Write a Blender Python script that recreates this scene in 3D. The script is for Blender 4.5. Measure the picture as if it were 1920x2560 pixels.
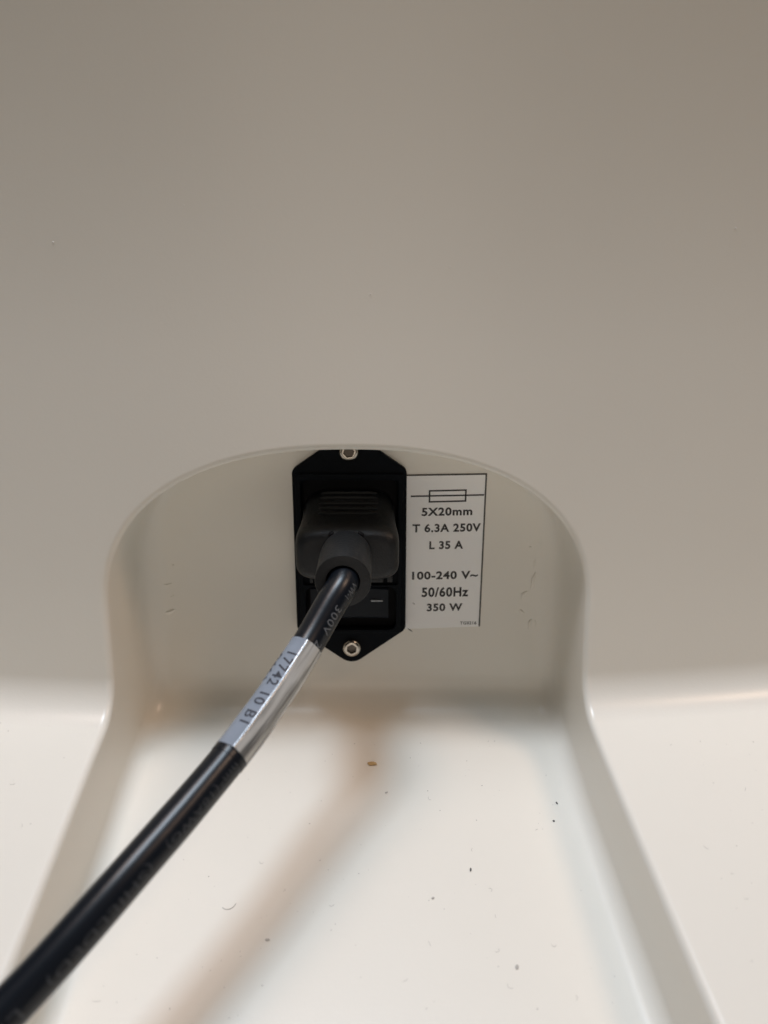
import bpy, bmesh, math, random
import numpy as np
from mathutils import Vector, Matrix

random.seed(7)
rng = np.random.default_rng(7)
for o in list(bpy.data.objects):
    bpy.data.objects.remove(o)
SC = bpy.context.scene
COL = SC.collection
R = math.radians
ZUP = 130.0                      # millimetres added to every height, so the channel floor is near zero


def V(x, y, z):                  # millimetres -> metres
    return Vector((x / 1000, y / 1000, (z + ZUP) / 1000))


# ------------------------------------------------------------------ camera
cam = bpy.data.cameras.new('camera')
cam.sensor_fit = 'VERTICAL'
cam.sensor_height = 36.0
cam.lens = 1862 / 2560 * 36
cam.clip_start = 0.005
cam.clip_end = 50
cam.dof.use_dof = True
cam.dof.focus_distance = 0.176
cam.dof.aperture_fstop = 12
co = bpy.data.objects.new('camera', cam)
COL.objects.link(co)
co.location = V(0, -185, 0)
co.rotation_euler = (R(90 - 16), 0, 0)
SC.camera = co

# ------------------------------------------------------------------ room light
w = bpy.data.worlds.new('World')
SC.world = w
w.use_nodes = True
bg = w.node_tree.nodes['Background']
bg.inputs['Color'].default_value = (1.0, 0.9, 0.8, 1)
bg.inputs['Strength'].default_value = 0.012


def area(name, direction, dist, size, power, colour, size_y=None):
    l = bpy.data.lights.new(name, 'AREA')
    l.energy = power
    l.color = colour
    l.shape = 'RECTANGLE'
    l.size = size
    l.size_y = size_y or size
    o = bpy.data.objects.new(name, l)
    COL.objects.link(o)
    d = Vector(direction).normalized()
    target = V(-9, -35, -100)
    o.location = target + d * dist
    o.rotation_euler = d.to_track_quat('Z', 'Y').to_euler()
    return o


# ceiling panels of an ordinary room, mixed warm and cool, and an added weak front fill that brightens the upright walls
for name_, d_, rgb_ in (('ceiling_lamp_left', (-0.25, -0.08, 1.0), (0.565, 0.412, 0.338)),
                        ('ceiling_lamp_cool', (-0.08, -0.10, 1.0), (0.925, 1.15, 1.36)),
                        ('ceiling_lamp_warm', (0.70, -0.28, 1.0), (0.74, 0.515, 0.37))):
    k_ = max(rgb_)
    area(name_, d_, 1.8 * Vector(d_).length, 0.46, 15.0 * k_, tuple(c / k_ for c in rgb_))
area('front_fill', (0.0, -1.0, 0.06), 1.5, 0.7, 15.0 * 0.14, (1.0, 0.86, 0.73))  # added fill lamp, no such source known in the room

SC.view_settings.view_transform = 'Standard'
SC.view_settings.look = 'None'
SC.view_settings.exposure = 0.0
SC.view_settings.gamma = 1.0
SC.render.engine = 'CYCLES'
SC.cycles.use_denoising = True
SC.cycles.max_bounces = 10
SC.cycles.diffuse_bounces = 6


# ------------------------------------------------------------------ materials
def mat(name, base, rough=0.4, metal=0.0, bump=0.0, bscale=400.0, mottle=0.0, mscale=40.0, coat=0.0, spec=0.5, detail=4.0):
    m = bpy.data.materials.new(name)
    m.use_nodes = True
    nt = m.node_tree
    p = nt.nodes['Principled BSDF']
    p.inputs['Base Color'].default_value = (*base, 1)
    p.inputs['Roughness'].default_value = rough
    p.inputs['Metallic'].default_value = metal
    p.inputs['Specular IOR Level'].default_value = spec
    if coat:
        p.inputs['Coat Weight'].default_value = coat
        p.inputs['Coat Roughness'].default_value = 0.12
    tc = nt.nodes.new('ShaderNodeTexCoord')
    if bump:
        n = nt.nodes.new('ShaderNodeTexNoise')
        n.inputs['Scale'].default_value = bscale
        n.inputs['Detail'].default_value = detail
        nt.links.new(tc.outputs['Object'], n.inputs['Vector'])
        b = nt.nodes.new('ShaderNodeBump')
        b.inputs['Strength'].default_value = bump
        b.inputs['Distance'].default_value = 0.0002
        nt.links.new(n.outputs['Fac'], b.inputs['Height'])
        nt.links.new(b.outputs['Normal'], p.inputs['Normal'])
    if mottle:
        n2 = nt.nodes.new('ShaderNodeTexNoise')
        n2.inputs['Scale'].default_value = mscale
        n2.inputs['Detail'].default_value = 3
        nt.links.new(tc.outputs['Object'], n2.inputs['Vector'])
        mx = nt.nodes.new('ShaderNodeMix')
        mx.data_type = 'RGBA'
        mx.inputs['A'].default_value = (*[c * (1 - mottle) for c in base], 1)
        mx.inputs['B'].default_value = (*[min(1, c * (1 + mottle)) for c in base], 1)
        nt.links.new(n2.outputs['Fac'], mx.inputs['Factor'])
        nt.links.new(mx.outputs['Result'], p.inputs['Base Color'])
        rr = nt.nodes.new('ShaderNodeMapRange')
        rr.inputs['To Min'].default_value = rough * 0.88
        rr.inputs['To Max'].default_value = rough * 1.12
        nt.links.new(n2.outputs['Fac'], rr.inputs['Value'])
        nt.links.new(rr.outputs['Result'], p.inputs['Roughness'])
    return m


M_SHELL = mat('ivory_plastic', (0.83, 0.805, 0.735), 0.31, bump=0.10, bscale=1300, mottle=0.014, mscale=30)
M_BLACK = mat('black_nylon', (0.0045, 0.0062, 0.0085), 0.5, bump=0.25, bscale=2500, spec=0.05)
M_ROCK = mat('black_rocker', (0.008, 0.0115, 0.017), 0.38, bump=0.05, bscale=2500, spec=0.15)
M_DARK = mat('recess_shade', (0.003, 0.003, 0.004), 0.7, spec=0.15)  # near-black colour puts the shade into wells and slots
M_PLUG = mat('black_pvc_plug', (0.0095, 0.0108, 0.0125), 0.46, bump=0.6, bscale=1300, detail=6, spec=0.34)
M_CABLE = mat('black_pvc_cable', (0.006, 0.0085, 0.013), 0.31, bump=0.08, bscale=500, spec=0.36)
M_STEEL = mat('stainless_steel', (0.50, 0.465, 0.41), 0.27, metal=1.0, bump=0.05, bscale=3000)
M_STEEL_SHADE = mat('shaded_socket_steel', (0.13, 0.115, 0.10), 0.45, metal=1.0)  # screw steel with the shade inside the socket put into its colour
M_PAPER = mat('label_film', (0.94, 0.945, 0.94), 0.34, mottle=0.01, mscale=200)
M_INK = mat('label_ink', (0.018, 0.018, 0.018), 0.55)
M_EDGE = mat('label_border_ink', (0.06, 0.058, 0.052), 0.55)
M_CINK = mat('cable_ink', (0.13, 0.14, 0.155), 0.5)
M_CINK2 = mat('faint_cable_ink', (0.032, 0.037, 0.045), 0.5)  # darker, fainter ink for the lower print
M_SINK = mat('sleeve_ink', (0.016, 0.02, 0.034), 0.5)
M_MARK = mat('switch_mark_ink', (0.34, 0.37, 0.40), 0.5)
M_CRUMB = mat('tan_crumb', (0.55, 0.38, 0.18), 0.6, mottle=0.25, mscale=1500)
M_DUST = mat('grey_dust', (0.36, 0.34, 0.32), 0.8)
M_FLAKE = mat('pale_flake', (0.48, 0.46, 0.43), 0.7)
M_DUSTD = mat('dark_dust', (0.08, 0.08, 0.08), 0.8)
M_SPECK = mat('white_dust', (0.85, 0.83, 0.8), 0.7)

M_WRAP = mat('white_print_film', (0.27, 0.315, 0.385), 0.22, coat=0.5, mottle=0.12, mscale=260)
M_WRAP2 = mat('clear_wrap_film', (0.46, 0.465, 0.45), 0.22, coat=0.5)
def streaky(m, a, b):                              # film clings unevenly, the black cord shows through in streaks
    nt = m.node_tree
    p = nt.nodes['Principled BSDF']
    uv = nt.nodes.new('ShaderNodeUVMap')
    mp = nt.nodes.new('ShaderNodeMapping')
    mp.inputs['Scale'].default_value = (0.55, 7.0, 1)
    n = nt.nodes.new('ShaderNodeTexNoise')
    n.inputs['Scale'].default_value = 1.6
    n.inputs['Detail'].default_value = 4
    cr = nt.nodes.new('ShaderNodeValToRGB')
    cr.color_ramp.elements[0].position = 0.40
    cr.color_ramp.elements[0].color = (*a, 1)
    cr.color_ramp.elements[1].position = 0.53
    cr.color_ramp.elements[1].color = (*b, 1)
    nt.links.new(uv.outputs['UV'], mp.inputs['Vector'])
    nt.links.new(mp.outputs['Vector'], n.inputs['Vector'])
    nt.links.new(n.outputs['Fac'], cr.inputs['Fac'])
    nt.links.new(cr.outputs['Color'], p.inputs['Base Color'])
streaky(M_WRAP2, (0.13, 0.13, 0.125), (0.53, 0.535, 0.52))


# ------------------------------------------------------------------ helpers
def link(name, me, m, parent=None, smooth=True, flat_angle=None):
    o = bpy.data.objects.new(name, me)
    COL.objects.link(o)
    if m:
        me.materials.append(m)
    if smooth:
        me.polygons.foreach_set('use_smooth', [True] * len(me.polygons))
        if flat_angle:
            me.set_sharp_from_angle(angle=R(flat_angle))
    if parent:
        o.parent = parent
    return o


def from_mm(name, verts, faces, m, parent=None, smooth=True, flat_angle=None):
    me = bpy.data.meshes.new(name)
    me.from_pydata([V(*v) for v in verts], [], faces)
    me.validate()
    me.update()
    return link(name, me, m, parent, smooth, flat_angle)


def empty(name, loc):
    o = bpy.data.objects.new(name, None)
    COL.objects.link(o)
    o.empty_display_size = 0.005
    return o


def tag(o, label, cat=None, group=None, kind=None):
    o['label'] = label
    if cat:
        o['category'] = cat
    if group:
        o['group'] = group
    if kind:
        o['kind'] = kind
    return o


def bm_obj(name, bm, m, parent=None, smooth=True, flat_angle=35):
    me = bpy.data.meshes.new(name)
    bmesh.ops.recalc_face_normals(bm, faces=bm.faces[:])
    bm.to_mesh(me)
    bm.free()
    return link(name, me, m, parent, smooth, flat_angle)


def add_box(bm, x0, x1, y0, y1, z0, z1, bevel=0.0, seg=2):
    r = bmesh.ops.create_cube(bm, size=1)
    vs = r['verts']
    for v in vs:
        v.co = V(x0 if v.co.x < 0 else x1, y0 if v.co.y < 0 else y1, z0 if v.co.z < 0 else z1)
    if bevel:
        es = list({e for v in vs for e in v.link_edges})
        bmesh.ops.bevel(bm, geom=es, offset=bevel / 1000, segments=seg, profile=0.5, affect='EDGES')


def hull(circles, n=16):
    """convex hull outline of 2-D circles (x, z, r)"""
    pts = []
    for x, z, r in circles:
        for i in range(n * 4):
            a = 2 * math.pi * i / (n * 4)
            pts.append((x + r * math.cos(a), z + r * math.sin(a)))
    pts = sorted(set(pts))

    def half(p):
        h = []
        for q in p:
            while len(h) > 1 and (h[-1][0] - h[-2][0]) * (q[1] - h[-2][1]) - (h[-1][1] - h[-2][1]) * (q[0] - h[-2][0]) <= 1e-9:
                h.pop()
            h.append(q)
        return h
    return half(pts)[:-1] + half(pts[::-1])[:-1]


def rrect(x0, x1, z0, z1, r):
    return hull([(x0 + r, z0 + r, r), (x1 - r, z0 + r, r), (x0 + r, z1 - r, r), (x1 - r, z1 - r, r)], 5)


def plate(name, outlines, y_back, thick, bevel, m, parent=None):
    """flat plate with holes standing on the plane Y=y_back, growing towards the viewer"""
    cu = bpy.data.curves.new(name, 'CURVE')
    cu.dimensions = '2D'
    cu.fill_mode = 'BOTH'
    for ol in outlines:
        sp = cu.splines.new('POLY')
        sp.points.add(len(ol) - 1)
        for p, (x, z) in zip(sp.points, ol):
            p.co = (x / 1000, z / 1000, 0, 1)
        sp.use_cyclic_u = True
    cu.extrude = max(1e-6, (thick / 2 - bevel)) / 1000
    cu.bevel_depth = bevel / 1000
    cu.bevel_resolution = 3
    cu.offset = -bevel / 1000
    tmp = bpy.data.objects.new('tmp', cu)
    COL.objects.link(tmp)
    dg = bpy.context.evaluated_depsgraph_get()
    me = bpy.data.meshes.new_from_object(tmp.evaluated_get(dg))
    bpy.data.objects.remove(tmp)
    for v in me.vertices:
        x, z, d = v.co.x * 1000, v.co.y * 1000, v.co.z * 1000
        v.co = V(x, y_back - thick / 2 - d, z)
    bm = bmesh.new()
    bm.from_mesh(me)
    bmesh.ops.remove_doubles(bm, verts=bm.verts[:], dist=1e-7)
    bpy.data.meshes.remove(me)
    return bm_obj(name, bm, m, parent, True, 40)


def text_mesh(s, dense=None, bold=0.0):
    """text as flat triangles with bounds 0..1 x 0..1 plus width/height ratio"""
    cu = bpy.data.curves.new('txt', 'FONT')
    cu.body = s
    cu.size = 1
    cu.resolution_u = 4
    cu.offset = bold
    cu.space_character = 1.1
    tmp = bpy.data.objects.new('txt', cu)
    COL.objects.link(tmp)
    dg = bpy.context.evaluated_depsgraph_get()
    me = bpy.data.meshes.new_from_object(tmp.evaluated_get(dg))
    bpy.data.objects.remove(tmp)
    bm = bmesh.new()
    bm.from_mesh(me)
    bpy.data.meshes.remove(me)
    bmesh.ops.triangulate(bm, faces=bm.faces[:])
    if dense:
        for _ in range(4):
            es = [e for e in bm.edges if e.calc_length() > dense]
            if not es:
                break
            bmesh.ops.subdivide_edges(bm, edges=es, cuts=1)
            bmesh.ops.triangulate(bm, faces=[f for f in bm.faces if len(f.verts) > 3])
    co_ = np.array([v.co[:] for v in bm.verts])
    bm.verts.index_update()
    fs = [[v.index for v in f.verts] for f in bm.faces]
    bm.free()
    return co_, fs


# ------------------------------------------------------------------ housing
XC = -9.0
SL = 0.238
DEL = math.atan(SL)
PHI = math.pi / 2 - DEL


def Yw(x):
    return -24.7 + .0005 * (x - XC) ** 2 + .015 * (x - XC)


def ledge(y):
    return -95.5 + SL * (y + 24.7)


def swept(x, s, yw, zc, r):
    """vertical wall, fillet of radius r, sloping base: point at arc length s (0 = middle of the fillet)"""
    T = r * math.tan(PHI / 2)
    L = r * PHI
    a = np.clip((L / 2 - s) / r, 0, PHI)
    y = yw - r + r * np.cos(a)
    z = zc + T - r * np.sin(a)
    up = np.maximum(s - L / 2, 0)
    dn = np.maximum(-L / 2 - s, 0)
    return np.stack([x, y - dn * math.cos(DEL), z + up - dn * math.sin(DEL)], -1)


RO, RI = 9.5, 10.5
TO, LO = RO * math.tan(PHI / 2), RO * PHI
TI, LI = RI * math.tan(PHI / 2), RI * PHI
DROP = 18.2


ZL = np.linspace(-96, 300, 4000)                   # lean added for shading: back at the foot to brighten, out at the top to darken
ZSL = np.where(ZL < -12, .075, np.maximum(.075 - .205 * (ZL + 12) / 78, -.13))
ZOFF = np.concatenate([[0], np.cumsum((ZSL[1:] + ZSL[:-1]) / 2 * np.diff(ZL))])


def shading_lean(z):
    return np.interp(z, ZL, ZOFF)


def outer(x, s):
    yw = Yw(x)
    P = swept(x, s, yw, ledge(yw), RO)
    P[..., 1] += shading_lean(P[..., 2])
    return P


ZCI = ledge(0) - DROP


def inner(x, s):
    return swept(x, s, np.zeros_like(x), np.full_like(x, ZCI), RI)


def s_out(x, z):
    return LO / 2 + z - ledge(Yw(x)) - TO


def s_in(z):
    return LI / 2 + z - ZCI - TI


ZA = -71.5                                       # springing height of the arch
NEXP = 2.3
s_side = np.concatenate([np.linspace(-420, -60, 40)[:-1], np.linspace(-60, -10, 40)[:-1], np.linspace(-10, 8, 46)[:-1],
                         np.linspace(8, float(s_out(np.array(XC - 57.), ZA)), 24)])
ang = np.linspace(math.pi, 0, 241)[1:-1]
ca, sa = np.cos(ang), np.sin(ang)
a_dx = 0.4 + 56.9 * np.sign(ca) * np.abs(ca) ** (2 / NEXP)
a_z = ZA + 38.45 * sa ** (2 / NEXP)
NIN = 2.75
i_dx = 0.4 + 54.7 * np.sign(ca) * np.abs(ca) ** (2 / NIN)
i_z = ZA + 39.6 * sa ** (2 / NIN)
nx = np.sign(ca) * np.abs(ca) ** (2 - 2 / NEXP) / 56.9
nz = sa ** (2 - 2 / NEXP) / 38.7
nn = np.hypot(nx, nz)
nx, nz = nx / nn, nz / nn


def smooth_ramp(d):                               # right lip swings out along the ledge
    return np.where(d > 0, d * d / (d + 14), 0)


ledge_d = np.maximum(-LO / 2 - s_side + TO, 0)
xl = XC - 56.5 + 2.4 * smooth_ramp(ledge_d) / 65
xr = XC + 57.3 + 0.4 * np.clip((22 - s_side) / 22, 0, 1) ** 2 + 0.075 * smooth_ramp(ledge_d)
keys_o = [-420, -LO / 2 - (15 - TO), 0, float(s_out(np.array(XC - 57.), ZA))]
keys_i = [-LI / 2 - (420 + 24 - TI), -LI / 2 - (15 + 21 - TI), 0, s_in(ZA)]
si_side = np.interp(s_side, keys_o, keys_i)

X_o = np.concatenate([xl, XC + a_dx, xr[::-1]])
S_o = np.concatenate([s_side, s_out(XC + a_dx, a_z), s_side[::-1]])
dr_l = 1.8 + 0 * xl                                # draft of the side walls
dr_r = 2.2 - 0.7 * np.clip((22 - s_side) / 22, 0, 1)
X_i = np.concatenate([xl + dr_l, XC + i_dx, (xr - dr_r)[::-1]])
S_i = np.concatenate([si_side, s_in(i_z), si_side[::-1]])
ns = len(s_side)
NX = np.concatenate([np.full(ns, -1.), nx, np.full(ns, 1.)])
NZ = np.concatenate([np.zeros(ns), nz, np.zeros(ns)])
# outer frame the skin runs to
ZT = 85.0
XB = 300.0
tx, tz = [], []
for c_, s_ in zip(ca, sa):
    k = min(XB / abs(c_) if abs(c_) > 1e-6 else 1e9, (ZT - ZA) / s_ if s_ > 1e-6 else 1e9)
    tx.append(XC + k * c_)
    tz.append(ZA + k * s_)
BX = np.concatenate([np.full(ns, XC - XB), np.array(tx), np.full(ns, XC + XB)])
BS = np.concatenate([s_side, s_out(XC + a_dx, a_z) + (np.array(tz) - a_z), s_side[::-1]])

RL = 1.7
rings = []
AX, AS = X_o + NX * RL, S_o + NZ * RL
for t in np.linspace(1, 0, 30)[:-1] ** 1.9:
    rings.append(outer(AX + (BX - AX) * t, AS + (BS - AS) * t))
PA = outer(AX, AS)
PC = outer(X_o, S_o)
PI_ = inner(X_i, S_i)
def sstep(t):
    t = np.clip(t, 0, 1)
    return t * t * (3 - 2 * t)


rf_side = 3.6 + 3.4 * sstep((s_side + 22) / 44)
RF = np.concatenate([rf_side, 7.0 - 4.0 * sstep(sa / 0.95), (rf_side + .6 * (7 - rf_side) / 3.4)[::-1]])
PB = inner(X_i - NX * RF, S_i - NZ * RF)
dv = PI_ - PC
ln = np.linalg.norm(dv, axis=1, keepdims=True)
Q1 = PC + dv / ln * RL
Q2 = PI_ - dv / ln * np.minimum(RF[:, None], ln * 0.55)


def bez(p, c, q, t):
    wgt = 0.85                                     # rational, close to an arc
    b0, b1, b2 = (1 - t) ** 2, 2 * t * (1 - t) * wgt, t * t
    return (p * b0 + c * b1 + q * b2) / (b0 + b1 + b2)


for t in np.linspace(0, 1, 9):
    rings.append(bez(PA, PC, Q1, t))
for t in np.linspace(0, 1, 7)[1:-1]:
    rings.append(Q1 + (Q2 - Q1) * t)
for t in np.linspace(0, 1, 13):
    rings.append(bez(Q2, PI_, PB, t))
CX = np.full_like(X_i, XC)
CS = np.where(np.arange(len(X_i)) < ns, S_i, 0.0)
CS[ns:ns + len(ca)] = s_in(ZA)
CS[ns + len(ca):] = S_i[ns + len(ca):]
BX2, BS2 = X_i - NX * RF, S_i - NZ * RF
for t in np.linspace(0, 1, 18)[1:]:
    rings.append(inner(BX2 + (CX - BX2) * t, BS2 + (CS - BS2) * t))
G = np.array(rings)                                # rings x stations x 3
nr, nt_ = G.shape[:2]
idx = np.arange(nr * nt_).reshape(nr, nt_)
faces = np.stack([idx[:-1, :-1], idx[:-1, 1:], idx[1:, 1:], idx[1:, :-1]], -1).reshape(-1, 4)
bm = bmesh.new()
bv = [bm.verts.new(V(*p)) for p in G.reshape(-1, 3)]
for f in faces:
    try:
        bm.faces.new([bv[i] for i in f])
    except ValueError:
        pass
bmesh.ops.remove_doubles(bm, verts=bm.verts[:], dist=2e-6)
bmesh.ops.dissolve_degenerate(bm, dist=1e-7, edges=bm.edges[:])
bmesh.ops.recalc_face_normals(bm, faces=bm.faces[:])
bm.faces.ensure_lookup_table()
best = max(bm.faces, key=lambda f: f.calc_center_median().z)
if best.normal.y > 0:
    bmesh.ops.reverse_faces(bm, faces=bm.faces[:])
me = bpy.data.meshes.new('equipment_housing')
bm.to_mesh(me)
bm.free()
housing = link('equipment_housing', me, M_SHELL)
tag(housing, 'off-white moulded plastic equipment housing with an arched recess and sloping channel', 'housing')


def blob_chain(bm, pts, r, flat=0.65, y0=0.0):
    """low ridge of set adhesive on the recess wall through (x, z) points"""
    n = 10
    P = [np.array(p, float) for p in pts]
    fine = []
    for a, b in zip(P[:-1], P[1:]):
        for t in np.linspace(0, 1, 5)[:-1]:
            fine.append(a + (b - a) * t)
    fine.append(P[-1])
    prev = None
    for i, p in enumerate(fine):
        tdir = fine[min(i + 1, len(fine) - 1)] - fine[max(i - 1, 0)]
        tdir = tdir / np.linalg.norm(tdir)
        nrm = np.array([-tdir[1], tdir[0]])
        k = math.sin(math.pi * (i + 0.35) / (len(fine) - 0.3)) ** 0.6
        rr = r * k * (0.8 + 0.4 * rng.random())
        ring = []
        for j in range(n):
            a = math.pi * 2 * j / n
            q = p + nrm * rr * math.cos(a)
            ring.append(bm.verts.new(V(q[0], y0 - max(-0.1, flat * rr * math.sin(a)), q[1])))
        if prev:
            for j in range(n):
                bm.faces.new([prev[j], prev[(j + 1) % n], ring[(j + 1) % n], ring[j]])
        prev = ring


M_GLUE = M_SHELL
for pts, r in [([(-60.0, -73.3), (-58.6, -73.0), (-57.6, -73.3), (-56.2, -72.7)], .35), ([(-59.4, -81.4), (-57.8, -81.1), (-56.0, -80.3)], .5),
               ([(-57.0, -76.8), (-56.0, -76.2)], .3), ([(-59.6, -74.2), (-59.2, -77.5), (-58.8, -80.5)], .4), ([(-55.9, -67.9), (-55.3, -67.5)], .3),
               ([(40.4, -61.0), (41.0, -62.2), (40.8, -64)], .4), ([(38.6, -62.6), (38.0, -62.8)], .35), ([(40.2, -69.4), (39.6, -71.5), (39.2, -74.5)], .45),
               ([(38.2, -75.0), (37.2, -75.8), (36.9, -77.4)], .5), ([(36.4, -80.2), (37.0, -81.0), (37.8, -81.4)], .4),
               ([(39.9, -83.0), (39.3, -84.0), (39.2, -86.2)], .45), ([(40.6, -83.2), (40.9, -85.6)], .4), ([(39.8, -65.8), (39.7, -68.5)], .35)]:
    bm = bmesh.new()
    blob_chain(bm, pts, r)
    bm_obj('adhesive_residue', bm, M_GLUE, housing, True, None)

# ------------------------------------------------------------------ power inlet
CXI, CZI = -8.75, -64.0
inlet = empty('power_inlet', None)
tag(inlet, 'black power inlet module with rocker switch screwed to the back of the recess', 'power inlet')
hole_s = rrect(CXI - 12.1, CXI + 12.1, -69.4, -43.9, 2.0)
hole_d = rrect(CXI - 11.4, CXI + 10.2, -71.8, -70.0, 0.3)
hole_w = rrect(CXI - 11.8, CXI + 11.9, -84.8, -72.7, 1.9)
flange_o = hull([(CXI, CZI + 27.3, 4.4), (CXI, CZI - 26.3, 4.4)] + [(CXI + sx * 12.3, CZI + sz, 2.2) for sx in (-1, 1) for sz in (21.4, -20.1)])
plate('flange', [flange_o, hole_s, hole_w], 0.0, 2.2, 0.45, M_BLACK, inlet)
plate('bezel', [hull([(CXI - 12.9, -43.1, .8), (CXI + 12.9, -43.1, .8), (CXI + 12.2, -84.7, 1.1), (CXI - 12.2, -84.7, 1.1)], 5), rrect(CXI - 12.3, CXI + 12.3, -72.0, -43.9, 0.5), hole_w], -2.2, 0.8, 0.22, M_BLACK, inlet)


def well(name, x0, x1, z0, z1, y_front, depth, m):
    bm = bmesh.new()
    vs = [bm.verts.new(V(x, y, z)) for y in (y_front, y_front + depth) for (x, z) in ((x0, z0), (x1, z0), (x1, z1), (x0, z1))]
    for i in range(4):
        j = (i + 1) % 4
        bm.faces.new([vs[i], vs[j], vs[j + 4], vs[i + 4]])
    bm.faces.new([vs[4], vs[5], vs[6], vs[7]])
    return bm_obj(name, bm, m, inlet, False)


# the wells stay in front of the housing skin, which has no cut-out behind the flange
well('socket_well', CXI - 12.3, CXI + 12.3, -69.6, -43.7, -1.7, 1.6, M_DARK)
well('switch_well', CXI - 12.0, CXI + 12.1, -85.0, -72.5, -1.7, 1.6, M_DARK)
# fuse drawer peeping out under the plug
bm = bmesh.new()
add_box(bm, CXI - 7.0, CXI + 8.6, -3.3, -1.9, -71.3, -69.4, 0.2)
add_box(bm, CXI + 9.6, CXI + 11.0, -3.1, -1.9, -71.3, -69.2, 0.15)
add_box(bm, CXI - 10.6, CXI - 9.8, -3.2, -1.9, -71.5, -69.0, 0.15)
bm_obj('fuse_drawer', bm, M_PLUG, inlet)
# rocker
bm = bmesh.new()
prof = []
xs = np.linspace(-10.6, 9.9, 15)
verts = []
for x in xs:
    u = (x + 0.35) / 10.3
    yy = -2.0 - 0.9 * u * u - 0.15 * u
    zb = -81.9 + 0.35 * u
    verts.append([(CXI + x, -0.2, -73.0), (CXI + x, yy + 0.3, -73.0), (CXI + x, yy, -73.4), (CXI + x, yy - 0.1, zb + 0.4), (CXI + x, yy + 0.3, zb), (CXI + x, -0.2, zb - 0.1)])
rows = [[bm.verts.new(V(*p)) for p in row] for row in verts]
for a, b in zip(rows[:-1], rows[1:]):
    for i in range(5):
        bm.faces.new([a[i], a[i + 1], b[i + 1], b[i]])
bm.faces.new(rows[0])
bm.faces.new(rows[-1][::-1])
rocker = bm_obj('rocker_switch', bm, M_ROCK, inlet, True, 30)
bm = bmesh.new()
add_box(bm, -3.45, -0.35, -3.02, -2.4, -76.75, -76.35, 0.05, 1)
bm_obj('switch_mark', bm, M_MARK, rocker)


def lathe(bm, prof, n=40, close=False):
    """profile of (radius, height) about +Z in metres at origin; returns verts"""
    rows = []
    for r, h in prof:
        if r < 1e-9:
            rows.append([bm.verts.new((0, 0, h))] * n)
        else:
            rows.append([bm.verts.new((r * math.cos(2 * math.pi * i / n), r * math.sin(2 * math.pi * i / n), h)) for i in range(n)])
    for a, b in zip(rows[:-1], rows[1:]):
        for i in range(n):
            j = (i + 1) % n
            f = []
            for v in (a[i], a[j], b[j], b[i]):
                if v not in f:
                    f.append(v)
            if len(f) > 2:
                bm.faces.new(f)


# button-head screws with hexagon sockets
def screw(x, z, rot):
    bm = bmesh.new()
    n = 48
    rad, hgt, hexr = 2.55, 1.35, 1.35
    prof = [(rad, 0), (rad, .12)] + [(rad * math.cos(a) ** 0.9 if False else 1.62 + (rad - 1.62) * math.cos(a), .12 + (hgt - .12) * math.sin(a)) for a in np.linspace(0, math.pi / 2, 9)[1:]]
    rows = [[bm.verts.new((r * math.cos(2 * math.pi * i / n) / 1000, r * math.sin(2 * math.pi * i / n) / 1000, h / 1000)) for i in range(n)] for r, h in prof]

    def hexrad(i, k):
        a = (2 * math.pi * i / n) % (math.pi / 3) - math.pi / 6
        return k * math.cos(math.pi / 6) / math.cos(a)
    for k, h in ((hexr * 1.06, hgt - .02), (hexr, hgt - .12), (hexr * 0.98, hgt - 1.0)):
        rows.append([bm.verts.new((hexrad(i, k) * math.cos(2 * math.pi * i / n) / 1000, hexrad(i, k) * math.sin(2 * math.pi * i / n) / 1000, h / 1000)) for i in range(n)])
    for a, b in zip(rows[:-1], rows[1:]):
        for i in range(n):
            bm.faces.new([a[i], a[(i + 1) % n], b[(i + 1) % n], b[i]])
    me_rot = Matrix.Translation(V(x, -2.2, z)) @ Matrix.Rotation(R(90), 4, 'X') @ Matrix.Rotation(R(rot), 4, 'Z')
    bm.transform(me_rot)
    s = bm_obj('screw', bm, M_STEEL, inlet, True, 40)
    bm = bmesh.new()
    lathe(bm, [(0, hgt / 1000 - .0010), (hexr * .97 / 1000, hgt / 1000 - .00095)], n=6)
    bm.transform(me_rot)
    bm_obj('hex_socket', bm, M_STEEL_SHADE, s)
    return s


s1 = screw(CXI, -36.7, 10)
s2 = screw(CXI + .1, -90.3, 24)
s1['label'] = 'upper hex socket screw half hidden under the arch lip'
s2['label'] = 'lower hex socket screw on the pointed end of the flange'

# ------------------------------------------------------------------ rating label
LC = [(5.2, -43.35), (26.2, -42.75), (25.85, -85.15), (5.2, -85.95)]     # corners clockwise from upper left
verts = [(x, 0.02, z) for x, z in LC] + [(x, -0.12, z) for x, z in LC]
label = from_mm('rating_label', verts, [(4, 5, 6, 7), (0, 1, 5, 4), (1, 2, 6, 5), (2, 3, 7, 6), (3, 0, 4, 7)], M_PAPER, None, False)
tag(label, 'white rectangular electrical rating label with fuse symbol stuck beside the black inlet', 'label')


def flat_text(s, x0, z0, x1, z1, parent, m, bold=0.0):
    c, f = text_mesh(s, bold=bold)
    mn, mx_ = c.min(0), c.max(0)
    slope = 0.018
    # keep descender-free height on the box, letters run along the label's slight tilt
    u = (c[:, 0] - mn[0]) / (mx_[0] - mn[0])
    v = (c[:, 1] - mn[1]) / (mx_[1] - mn[1])
    h = (z1 - z0) - slope * (x1 - x0)
    x = x0 + u * (x1 - x0)
    z = z0 + v * h + u * (x1 - x0) * slope
    o = from_mm('printed_text', [(a, -0.15, b) for a, b in zip(x, z)], f, m, parent, False)
    return o


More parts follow.
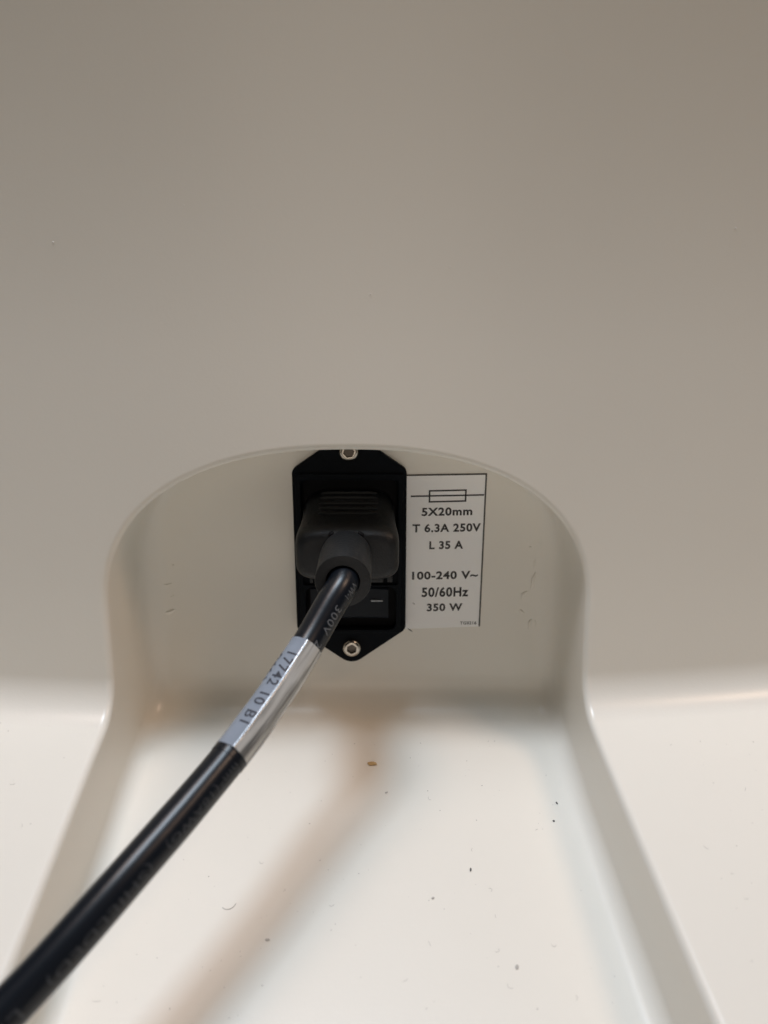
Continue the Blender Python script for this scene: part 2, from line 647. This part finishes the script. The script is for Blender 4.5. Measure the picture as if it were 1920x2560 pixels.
B1 = 0.032
flat_text('5X20mm', 9.73, -54.12, 22.8, -51.66, label, M_INK, B1)
flat_text('T 6.3A 250V', 7.4, -58.58, 25.12, -55.97, label, M_INK, B1)
flat_text('L 35 A', 11.85, -63.19, 20.69, -60.78, label, M_INK, B1)
flat_text('100-240 V~', 7.43, -71.71, 24.85, -69.12, label, M_INK, B1)
flat_text('50/60Hz', 10.04, -76.67, 22.46, -73.65, label, M_INK, B1)
flat_text('350 W', 11.5, -80.77, 21.0, -78.36, label, M_INK, B1)
flat_text('TG0216', 20.53, -84.63, 24.92, -83.64, label, M_INK, 0.02)


def bars(name, segs, wd, m, parent, y=-0.15):
    vs, fs = [], []
    for (x0, z0, x1, z1) in segs:
        d = np.array([x1 - x0, z1 - z0])
        L = np.linalg.norm(d)
        d = d / L
        n = np.array([-d[1], d[0]]) * wd / 2
        e = d * wd / 2
        k = len(vs)
        for p in ((x0 - e[0] + n[0], z0 - e[1] + n[1]), (x0 - e[0] - n[0], z0 - e[1] - n[1]), (x1 + e[0] - n[0], z1 + e[1] - n[1]), (x1 + e[0] + n[0], z1 + e[1] + n[1])):
            vs.append((p[0], y, p[1]))
        fs.append((k, k + 1, k + 2, k + 3))
        y -= 0.004
    return from_mm(name, vs, fs, m, parent, False)


bars('fuse_symbol', [(7.09, -48.82, 25.46, -48.45), (11.68, -47.38, 21.0, -47.18), (21.0, -47.18, 20.95, -50.06), (11.68, -47.38, 11.68, -50.3), (11.68, -50.3, 20.95, -50.06)], 0.40, M_INK, label)
bars('border_line', [(5.3, -43.3, 26.05, -42.95), (26.05, -42.95, 25.72, -84.9)], 0.42, M_EDGE, label, -0.14)
bars('scuff_mark', [(7.75, -78.3, 8.15, -78.65)], 0.15, M_EDGE, label, -0.15)
bm = bmesh.new()
bmesh.ops.create_icosphere(bm, subdivisions=2, radius=1)
bm.transform(Matrix.Translation(V(7.0, -0.1, -86.2)) @ Matrix.Rotation(R(38), 4, 'Y') @ Matrix.Diagonal((.0009, .00015, .00013, 1)))
tag(bm_obj('dark_fibre', bm, M_DUSTD), 'tiny dark fibre at the lower left corner of the rating label', 'fibre')

# ------------------------------------------------------------------ power cord
cord = empty('power_lead', None)
tag(cord, 'black power cord with moulded plug pushed into the inlet, trailing to the lower left', 'power cord')
PZ0 = -57.3


# plug body, lofted towards the viewer
def superring(cx, y, zt, zb, hw, n=56, p=4.4):
    cz, hz = (zt + zb) / 2, (zt - zb) / 2
    out = []
    for i in range(n):
        a = 2 * math.pi * i / n
        c_, s_ = math.cos(a), math.sin(a)
        out.append((cx + hw * math.copysign(abs(c_) ** (2 / p), c_), y, cz + hz * math.copysign(abs(s_) ** (2 / p), s_)))
    return out


PX = -8.9
st = [(-0.2, -47.0, -66.9, 11.6), (-1.5, -47.2, -66.9, 11.75), (-3.5, -48.2, -66.8, 11.8), (-6, -49.8, -66.7, 11.9), (-8.5, -51.0, -66.6, 12.15), (-10.5, -51.7, -66.4, 12.45),
      (-12.5, -52.2, -66.3, 12.6), (-14.4, -52.7, -66.1, 12.55), (-15.4, -53.2, -65.8, 12.3), (-16.2, -53.9, -65.3, 11.8), (-16.7, -54.8, -64.6, 11.1), (-16.9, -55.8, -63.8, 10.2)]
bm = bmesh.new()
rows = [[bm.verts.new(V(*p)) for p in superring(PX, y, zt, zb, hw)] for y, zt, zb, hw in st]
for a, b in zip(rows[:-1], rows[1:]):
    for i in range(len(a)):
        j = (i + 1) % len(a)
        bm.faces.new([a[i], a[j], b[j], b[i]])
bm.faces.new(rows[-1])
bm.faces.new(rows[0][::-1])
plug = bm_obj('plug', bm, M_PLUG, cord, True, 60)
# grip ribs on the sloping upper face
for k, yy in enumerate([-2.0, -3.6, -5.2, -6.8, -8.4]):
    zt = np.interp(-yy, [-s_[0] for s_ in st], [s_[1] for s_ in st])
    bm = bmesh.new()
    N, n = 22, 8
    prev = None
    for i in range(N + 1):
        u = -1 + 2 * i / N
        e = math.sqrt(max(0, 1 - abs(u) ** 8))
        x = PX + 7.4 * u
        zz = zt + 0.02 - 0.10 * abs(u) ** 3
        yk = yy - 0.35 * (1 - u * u) * (k / 4)
        ring = [bm.verts.new(V(x, yk + 0.46 * math.cos(2 * math.pi * j / n) * (0.3 + .7 * e), zz + 0.55 * math.sin(2 * math.pi * j / n) * e)) for j in range(n)]
        if prev:
            for j in range(n):
                bm.faces.new([prev[j], prev[(j + 1) % n], ring[(j + 1) % n], ring[j]])
        prev = ring
    bm_obj('grip_rib', bm, M_PLUG, plug, True, None)

# cable path
CP = np.array([(-8.9, -26, -57.4), (-8.8, -31, -58.0), (-8.6, -35.0, -58.9), (-11.0, -38.4, -61.7), (-15.4, -44.6, -68.2), (-21.4, -54.9, -74.6), (-26.7, -64.2, -79.4), (-33.3, -74.2, -84.2),
               (-41.6, -86.4, -89.6), (-47.1, -93.2, -93.6), (-52.0, -98.5, -97.3), (-63, -109, -104), (-80, -121, -109), (-100, -134, -116), (-125, -147, -121.5), (-155, -160, -125.5), (-185, -172, -128.3)])


def catmull(P, n=24):
    out = []
    Q = np.vstack([2 * P[0] - P[1], P, 2 * P[-1] - P[-2]])
    for i in range(1, len(Q) - 2):
        p0, p1, p2, p3 = Q[i - 1:i + 3]
        t0 = 0
        t1 = t0 + np.linalg.norm(p1 - p0) ** .5
        t2 = t1 + np.linalg.norm(p2 - p1) ** .5
        t3 = t2 + np.linalg.norm(p3 - p2) ** .5
        for t in np.linspace(t1, t2, n, endpoint=False):
            A1 = (t1 - t) / (t1 - t0) * p0 + (t - t0) / (t1 - t0) * p1
            A2 = (t2 - t) / (t2 - t1) * p1 + (t - t1) / (t2 - t1) * p2
            A3 = (t3 - t) / (t3 - t2) * p2 + (t - t2) / (t3 - t2) * p3
            B1_ = (t2 - t) / (t2 - t0) * A1 + (t - t0) / (t2 - t0) * A2
            B2_ = (t3 - t) / (t3 - t1) * A2 + (t - t1) / (t3 - t1) * A3
            out.append((t2 - t) / (t2 - t1) * B1_ + (t - t1) / (t2 - t1) * B2_)
    out.append(P[-1])
    return np.array(out)


path = catmull(CP)
# smooth and resample by length
for _ in range(140):
    path[1:-1] = path[1:-1] * .5 + (path[:-2] + path[2:]) * .25
dl = np.r_[0, np.cumsum(np.linalg.norm(np.diff(path, axis=0), axis=1))]
LEN = dl[-1]


def at_s(s):
    s = np.asarray(s, float)
    return np.stack([np.interp(s, dl, path[:, k]) for k in range(3)], -1)


def frame(s):
    """centre, tangent, n1 (upwards, towards a viewer above), n2 (to the right seen from above, looking down the cord)"""
    c = at_s(s)
    t = at_s(np.minimum(s + 1.5, LEN)) - at_s(np.maximum(s - 1.5, 0))
    t /= np.linalg.norm(t, axis=-1, keepdims=True)
    ref = np.array([0.0, -0.62, 0.78])
    n1 = ref - t * (t @ ref)[..., None]
    n1 /= np.linalg.norm(n1, axis=-1, keepdims=True)
    n2 = np.cross(n1, t)
    return c, t, n1, n2


def tube(name, s0, s1, rfun, m, parent, n=48, step=0.8, caps=True):
    S = np.linspace(s0, s1, max(4, int((s1 - s0) / step)))
    c, t, n1, n2 = frame(S)
    A = np.linspace(0, 2 * math.pi, n, endpoint=False)
    rr = np.array([[rfun(a if a < math.pi else a - 2 * math.pi, s) for a in A] for s in S])
    P = c[:, None] + rr[..., None] * (np.cos(A)[None, :, None] * n1[:, None] + np.sin(A)[None, :, None] * n2[:, None])
    vs = P.reshape(-1, 3)
    fs = []
    K = len(S)
    for i in range(K - 1):
        for j in range(n):
            k = (j + 1) % n
            fs.append((i * n + j, i * n + k, (i + 1) * n + k, (i + 1) * n + j))
    if caps:
        fs.append(tuple(range(n))[::-1])
        fs.append(tuple((K - 1) * n + j for j in range(n)))
    return from_mm(name, [tuple(v) for v in vs], fs, m, parent, True, 50)


RC = 3.35
cable = tube('cable', 0, LEN, lambda a, s: RC + 0.03 * math.sin(s * .35) * math.cos(2 * a), M_CABLE, cord)

# strain-relief neck and collar around the start of the cable
ax0, ax1 = np.array([-8.9, -10.0, -57.3]), np.array([-8.85, -35.0, -58.6])
axd = (ax1 - ax0) / np.linalg.norm(ax1 - ax0)
Lx = np.linalg.norm(ax1 - ax0)
bm = bmesh.new()
prof = [(0.0, 0.0), (3.9, 0.0), (4.1, 4.5), (4.6, 6.2), (5.25, 7.6), (5.75, 9.2), (6.0, 11.2), (6.1, 14), (6.1, Lx - .35), (6.0, Lx - .08), (5.8, Lx), (3.75, Lx), (3.6, Lx - .25), (3.55, Lx - 4)]
lathe(bm, [(r / 1000, h / 1000) for r, h in prof], 64)
q = Vector(axd).to_track_quat('Z', 'Y').to_matrix().to_4x4()
bm.transform(Matrix.Translation(V(*ax0)) @ q)
neck = bm_obj('strain_relief', bm, M_PLUG, cord, True, 40)
# two moulded slots on the neck, their shade drawn as dark blobs
for sx in (-1, 1):
    bm = bmesh.new()
    bmesh.ops.create_icosphere(bm, subdivisions=2, radius=1)
    bm.transform(Matrix.Translation(V(PX + sx * 3.55, -18.6, -52.05 - 1.0)) @ Matrix.Rotation(R(sx * 32), 4, 'Y') @ Matrix.Rotation(R(12), 4, 'X') @ Matrix.Diagonal((.00085, .0008, .00042, 1)))
    bm_obj('slot_shade', bm, M_DARK, neck)


def wrap_text(s, s0, s1, phi, height, radius, m, parent, off=0.035, bold=0.0):
    """print running down the cord, feet to the left, wrapped round it at angle phi"""
    c, f = text_mesh(s, dense=0.14, bold=bold)
    mn, mx_ = c.min(0), c.max(0)
    u = (c[:, 0] - mn[0]) / (mx_[0] - mn[0])
    v = (c[:, 1] - (mn[1] + mx_[1]) / 2) / (mx_[1] - mn[1])
    S = s0 + u * (s1 - s0)
    cc, t, n1, n2 = frame(S)
    rad = np.array([radius(phi, s_) if callable(radius) else radius for s_ in S])
    A = phi + v * height / rad
    rr = np.array([(radius(a, s_) if callable(radius) else radius) for a, s_ in zip(A, S)]) + off
    P = cc + rr[:, None] * (np.cos(A)[:, None] * n1 + np.sin(A)[:, None] * n2)
    return from_mm('printed_text', [tuple(p) for p in P], f, m, parent, False)


# where along the cord things sit (found from the distance to the plug collar)
def s_near(p):
    ss = np.linspace(0, LEN, 4000)
    return float(ss[np.argmin(np.linalg.norm(at_s(ss) - np.array(p), axis=1))])


SL0 = s_near((-15.6, -45.4, -69.3))
SL1 = s_near((-27.8, -66.2, -80.4))


def sleeve_r(a, s):
    fold = R(31)
    a0 = a - R(13)
    k = 3.55 + 0.04 * math.sin(s * .5 + a * 2)
    if abs(a0) < fold:
        b = math.sqrt(a0 * a0 + 0.006)              # slightly rounded ridge
        k = k / math.cos(max(0.0, fold - b))
    return k


wrap = tube('cable_label', SL0, SL1, sleeve_r, M_WRAP, cord, n=96, caps=True, step=.5)
me = wrap.data
me.materials.append(M_WRAP2)
uvl = me.uv_layers.new(name='UVMap')
for p in me.polygons:
    j = p.index % 96
    if p.loop_total == 4:
        p.material_index = 1 if 3 <= j < 60 else 0
    for li in p.loop_indices:
        vi = me.loops[li].vertex_index
        uvl.data[li].uv = ((vi // 96) / 48, (vi % 96) / 96)
ring_ = tube('film_end', SL1 - .3, SL1 + 1.3, lambda a, s: 3.46, M_CABLE, wrap)
wrap['label'] = 'clear and white wrap-around cable label folded to a ridge'
wrap_text('17742 10 B1', SL0 + 4.0, SL1 - 5.0, R(-11), 2.3, sleeve_r, M_SINK, wrap, 0.03, 0.01)
wrap_text('0461', SL0 + 4.5, SL0 + 11.0, R(-60), 1.9, sleeve_r, M_SINK, wrap, 0.03)
# collar of clear film past the white print
S35 = s_near((-8.6, -35.0, -59.2))
wrap_text('VW-1', S35 + 0.4, S35 + 3.4, R(60), 1.7, RC, M_CINK, cable)
wrap_text('300V', s_near((-11.6, -39, -62.4)), s_near((-14.4, -43.2, -66.8)), R(52), 1.8, RC, M_CINK, cable)
wrap_text('2', SL0 - 1.3, SL0 - 0.1, R(52), 1.8, RC, M_CINK, cable)
wrap_text('mm\u00b2(18AWG)', SL1 + 0.8, SL1 + 19.0, R(50), 2.0, RC, M_CINK2, cable)
wrap_text('(SHIELDED)', SL1 + 22.5, SL1 + 42.0, R(50), 2.0, RC, M_CINK2, cable)
wrap_text('LF', SL1 + 46.5, SL1 + 50.5, R(50), 2.0, RC, M_CINK2, cable)


# ------------------------------------------------------------------ debris on the channel floor
def floor_z(y):
    return ledge(y) - DROP


FR = Matrix.Rotation(DEL, 4, 'X')


def flake(name, x, y, sx, sy, sz, rot, m, jag=0.25, base=floor_z):
    bm = bmesh.new()
    bmesh.ops.create_icosphere(bm, subdivisions=2, radius=1)
    for v in bm.verts:
        v.co *= 1 + jag * (random.random() - .5)
    bm.transform(Matrix.Translation(V(x, y, base(y) + sz * .8)) @ FR @ Matrix.Rotation(R(rot), 4, 'Z') @ Matrix.Diagonal((sx / 1000, sy / 1000, sz / 1000, 1)))
    return bm_obj(name, bm, m, None, True, 30)


tag(flake('crumb', -3.0, -21.9, 1.25, .62, .35, -6, M_CRUMB, .3), 'small tan crumb lying on the channel floor below the inlet', 'crumb')
tag(flake('dust_speck', 18.9, -50.4, .2, .42, .15, -14, M_DUSTD), 'darkest speck on the open middle of the channel floor', 'speck')
tag(flake('dust_speck', 39.5, -38.3, .28, .2, .16, -20, M_DUSTD), 'nearer of the two black specks beside the right channel wall', 'speck')
tag(flake('dust_speck', 41.2, -33.4, .2, .36, .16, 30, M_DUSTD), 'farther of the two black specks beside the right channel wall', 'speck')
tag(flake('dust_flake', 25.8, -70.6, .34, .48, .16, -18, M_FLAKE), 'largest grey flake on the channel floor at the front', 'flake')
tag(flake('dust_flake', 10.3, -56.8, .36, .24, .14, 15, M_FLAKE), 'grey flake on the channel floor, right of the cord shadow', 'flake')
tag(flake('dust_flake', -23.3, -65.4, .5, .26, .12, 0, M_FLAKE), 'grey flake lying inside the soft shadow of the cord', 'flake')
tag(flake('dust_flake', 0.6, -30.4, .42, .2, .12, 25, M_FLAKE), 'grey flake on the channel floor in front of the tan crumb', 'flake')


def fibre_bm(bm, x, y, L, curl, rot, r=0.05, base=floor_z):
    n, m_ = 5, 12
    prev = None
    ang0 = R(rot)
    px, py = x, y
    a = ang0
    for i in range(m_):
        px += L / m_ * math.cos(a)
        py += L / m_ * math.sin(a)
        a += curl / m_
        nx_, ny_ = -math.sin(a), math.cos(a)
        h = base(py) + r * 1.2
        ring = [bm.verts.new(V(px + nx_ * r * math.cos(2 * math.pi * j / n), py + ny_ * r * math.cos(2 * math.pi * j / n), h + r * math.sin(2 * math.pi * j / n))) for j in range(n)]
        if prev:
            for j in range(n):
                bm.faces.new([prev[j], prev[(j + 1) % n], ring[(j + 1) % n], ring[j]])
        prev = ring


bm = bmesh.new()
fibre_bm(bm, -33.8, -58.6, 3.6, 2.2, -45, .06)
tag(bm_obj('curled_fibre', bm, M_DUST), 'thin curled grey fibre on the channel floor between cord and shadow', 'fibre')

# fine dust nobody could count
bm = bmesh.new()
for _ in range(120):
    x, y = random.uniform(-58, 48), random.uniform(-88, -12)
    r = random.choice([.05, .06, .08, .1])
    g = bmesh.ops.create_icosphere(bm, subdivisions=1, radius=1)
    mt = Matrix.Translation(V(x, y, floor_z(y) + r * .5)) @ FR @ Matrix.Rotation(random.uniform(0, 3), 4, 'Z') @ Matrix.Diagonal((r * random.uniform(.8, 2.0) / 1000, r / 1000, r * .6 / 1000, 1))
    for v in g['verts']:
        v.co = mt @ v.co
for _ in range(16):
    fibre_bm(bm, random.uniform(-58, 42), random.uniform(-85, -25), random.uniform(.7, 1.8), random.uniform(-4, 4), random.uniform(0, 360), .028)
for _ in range(60):
    x = random.choice([random.uniform(-105, -70), random.uniform(62, 100)])
    y = random.uniform(-85, -30)
    r = random.choice([.05, .06, .08])
    g = bmesh.ops.create_icosphere(bm, subdivisions=1, radius=1)
    mt = Matrix.Translation(V(x, y, ledge(y) + r * .5)) @ FR @ Matrix.Rotation(random.uniform(0, 3), 4, 'Z') @ Matrix.Diagonal((r * random.uniform(.8, 2.4) / 1000, r / 1000, r * .6 / 1000, 1))
    for v in g['verts']:
        v.co = mt @ v.co
for _ in range(14):
    fibre_bm(bm, random.choice([random.uniform(-100, -72), random.uniform(64, 95)]), random.uniform(-80, -30), random.uniform(.6, 1.4), random.uniform(-4, 4), random.uniform(0, 360), .028, ledge)
tag(bm_obj('dust', bm, M_DUST), 'fine grey dust and lint scattered over the channel floor and ledges', kind='stuff')

bm = bmesh.new()
spots = [(-70.6, 11.5, .22), (-2.9, .9, .19), (14.2, 6.6, .19), (76.4, 14.7, .24), (-41.9, 18.8, .13), (19.3, -17.6, .13)]
spots += [(random.uniform(-72, 72), random.uniform(-25, 45), .05) for _ in range(18)]
for x, z, r in spots:
    g = bmesh.ops.create_icosphere(bm, subdivisions=1, radius=1)
    for v in g['verts']:
        v.co = V(x + v.co.x * r * 1.1, Yw(x) + float(shading_lean(np.array(z))) - r * .25 + v.co.y * r * .6, z + v.co.z * r * .9)
tag(bm_obj('lint_specks', bm, M_SPECK), 'tiny white specks of lint on the upright wall above the recess', kind='stuff')
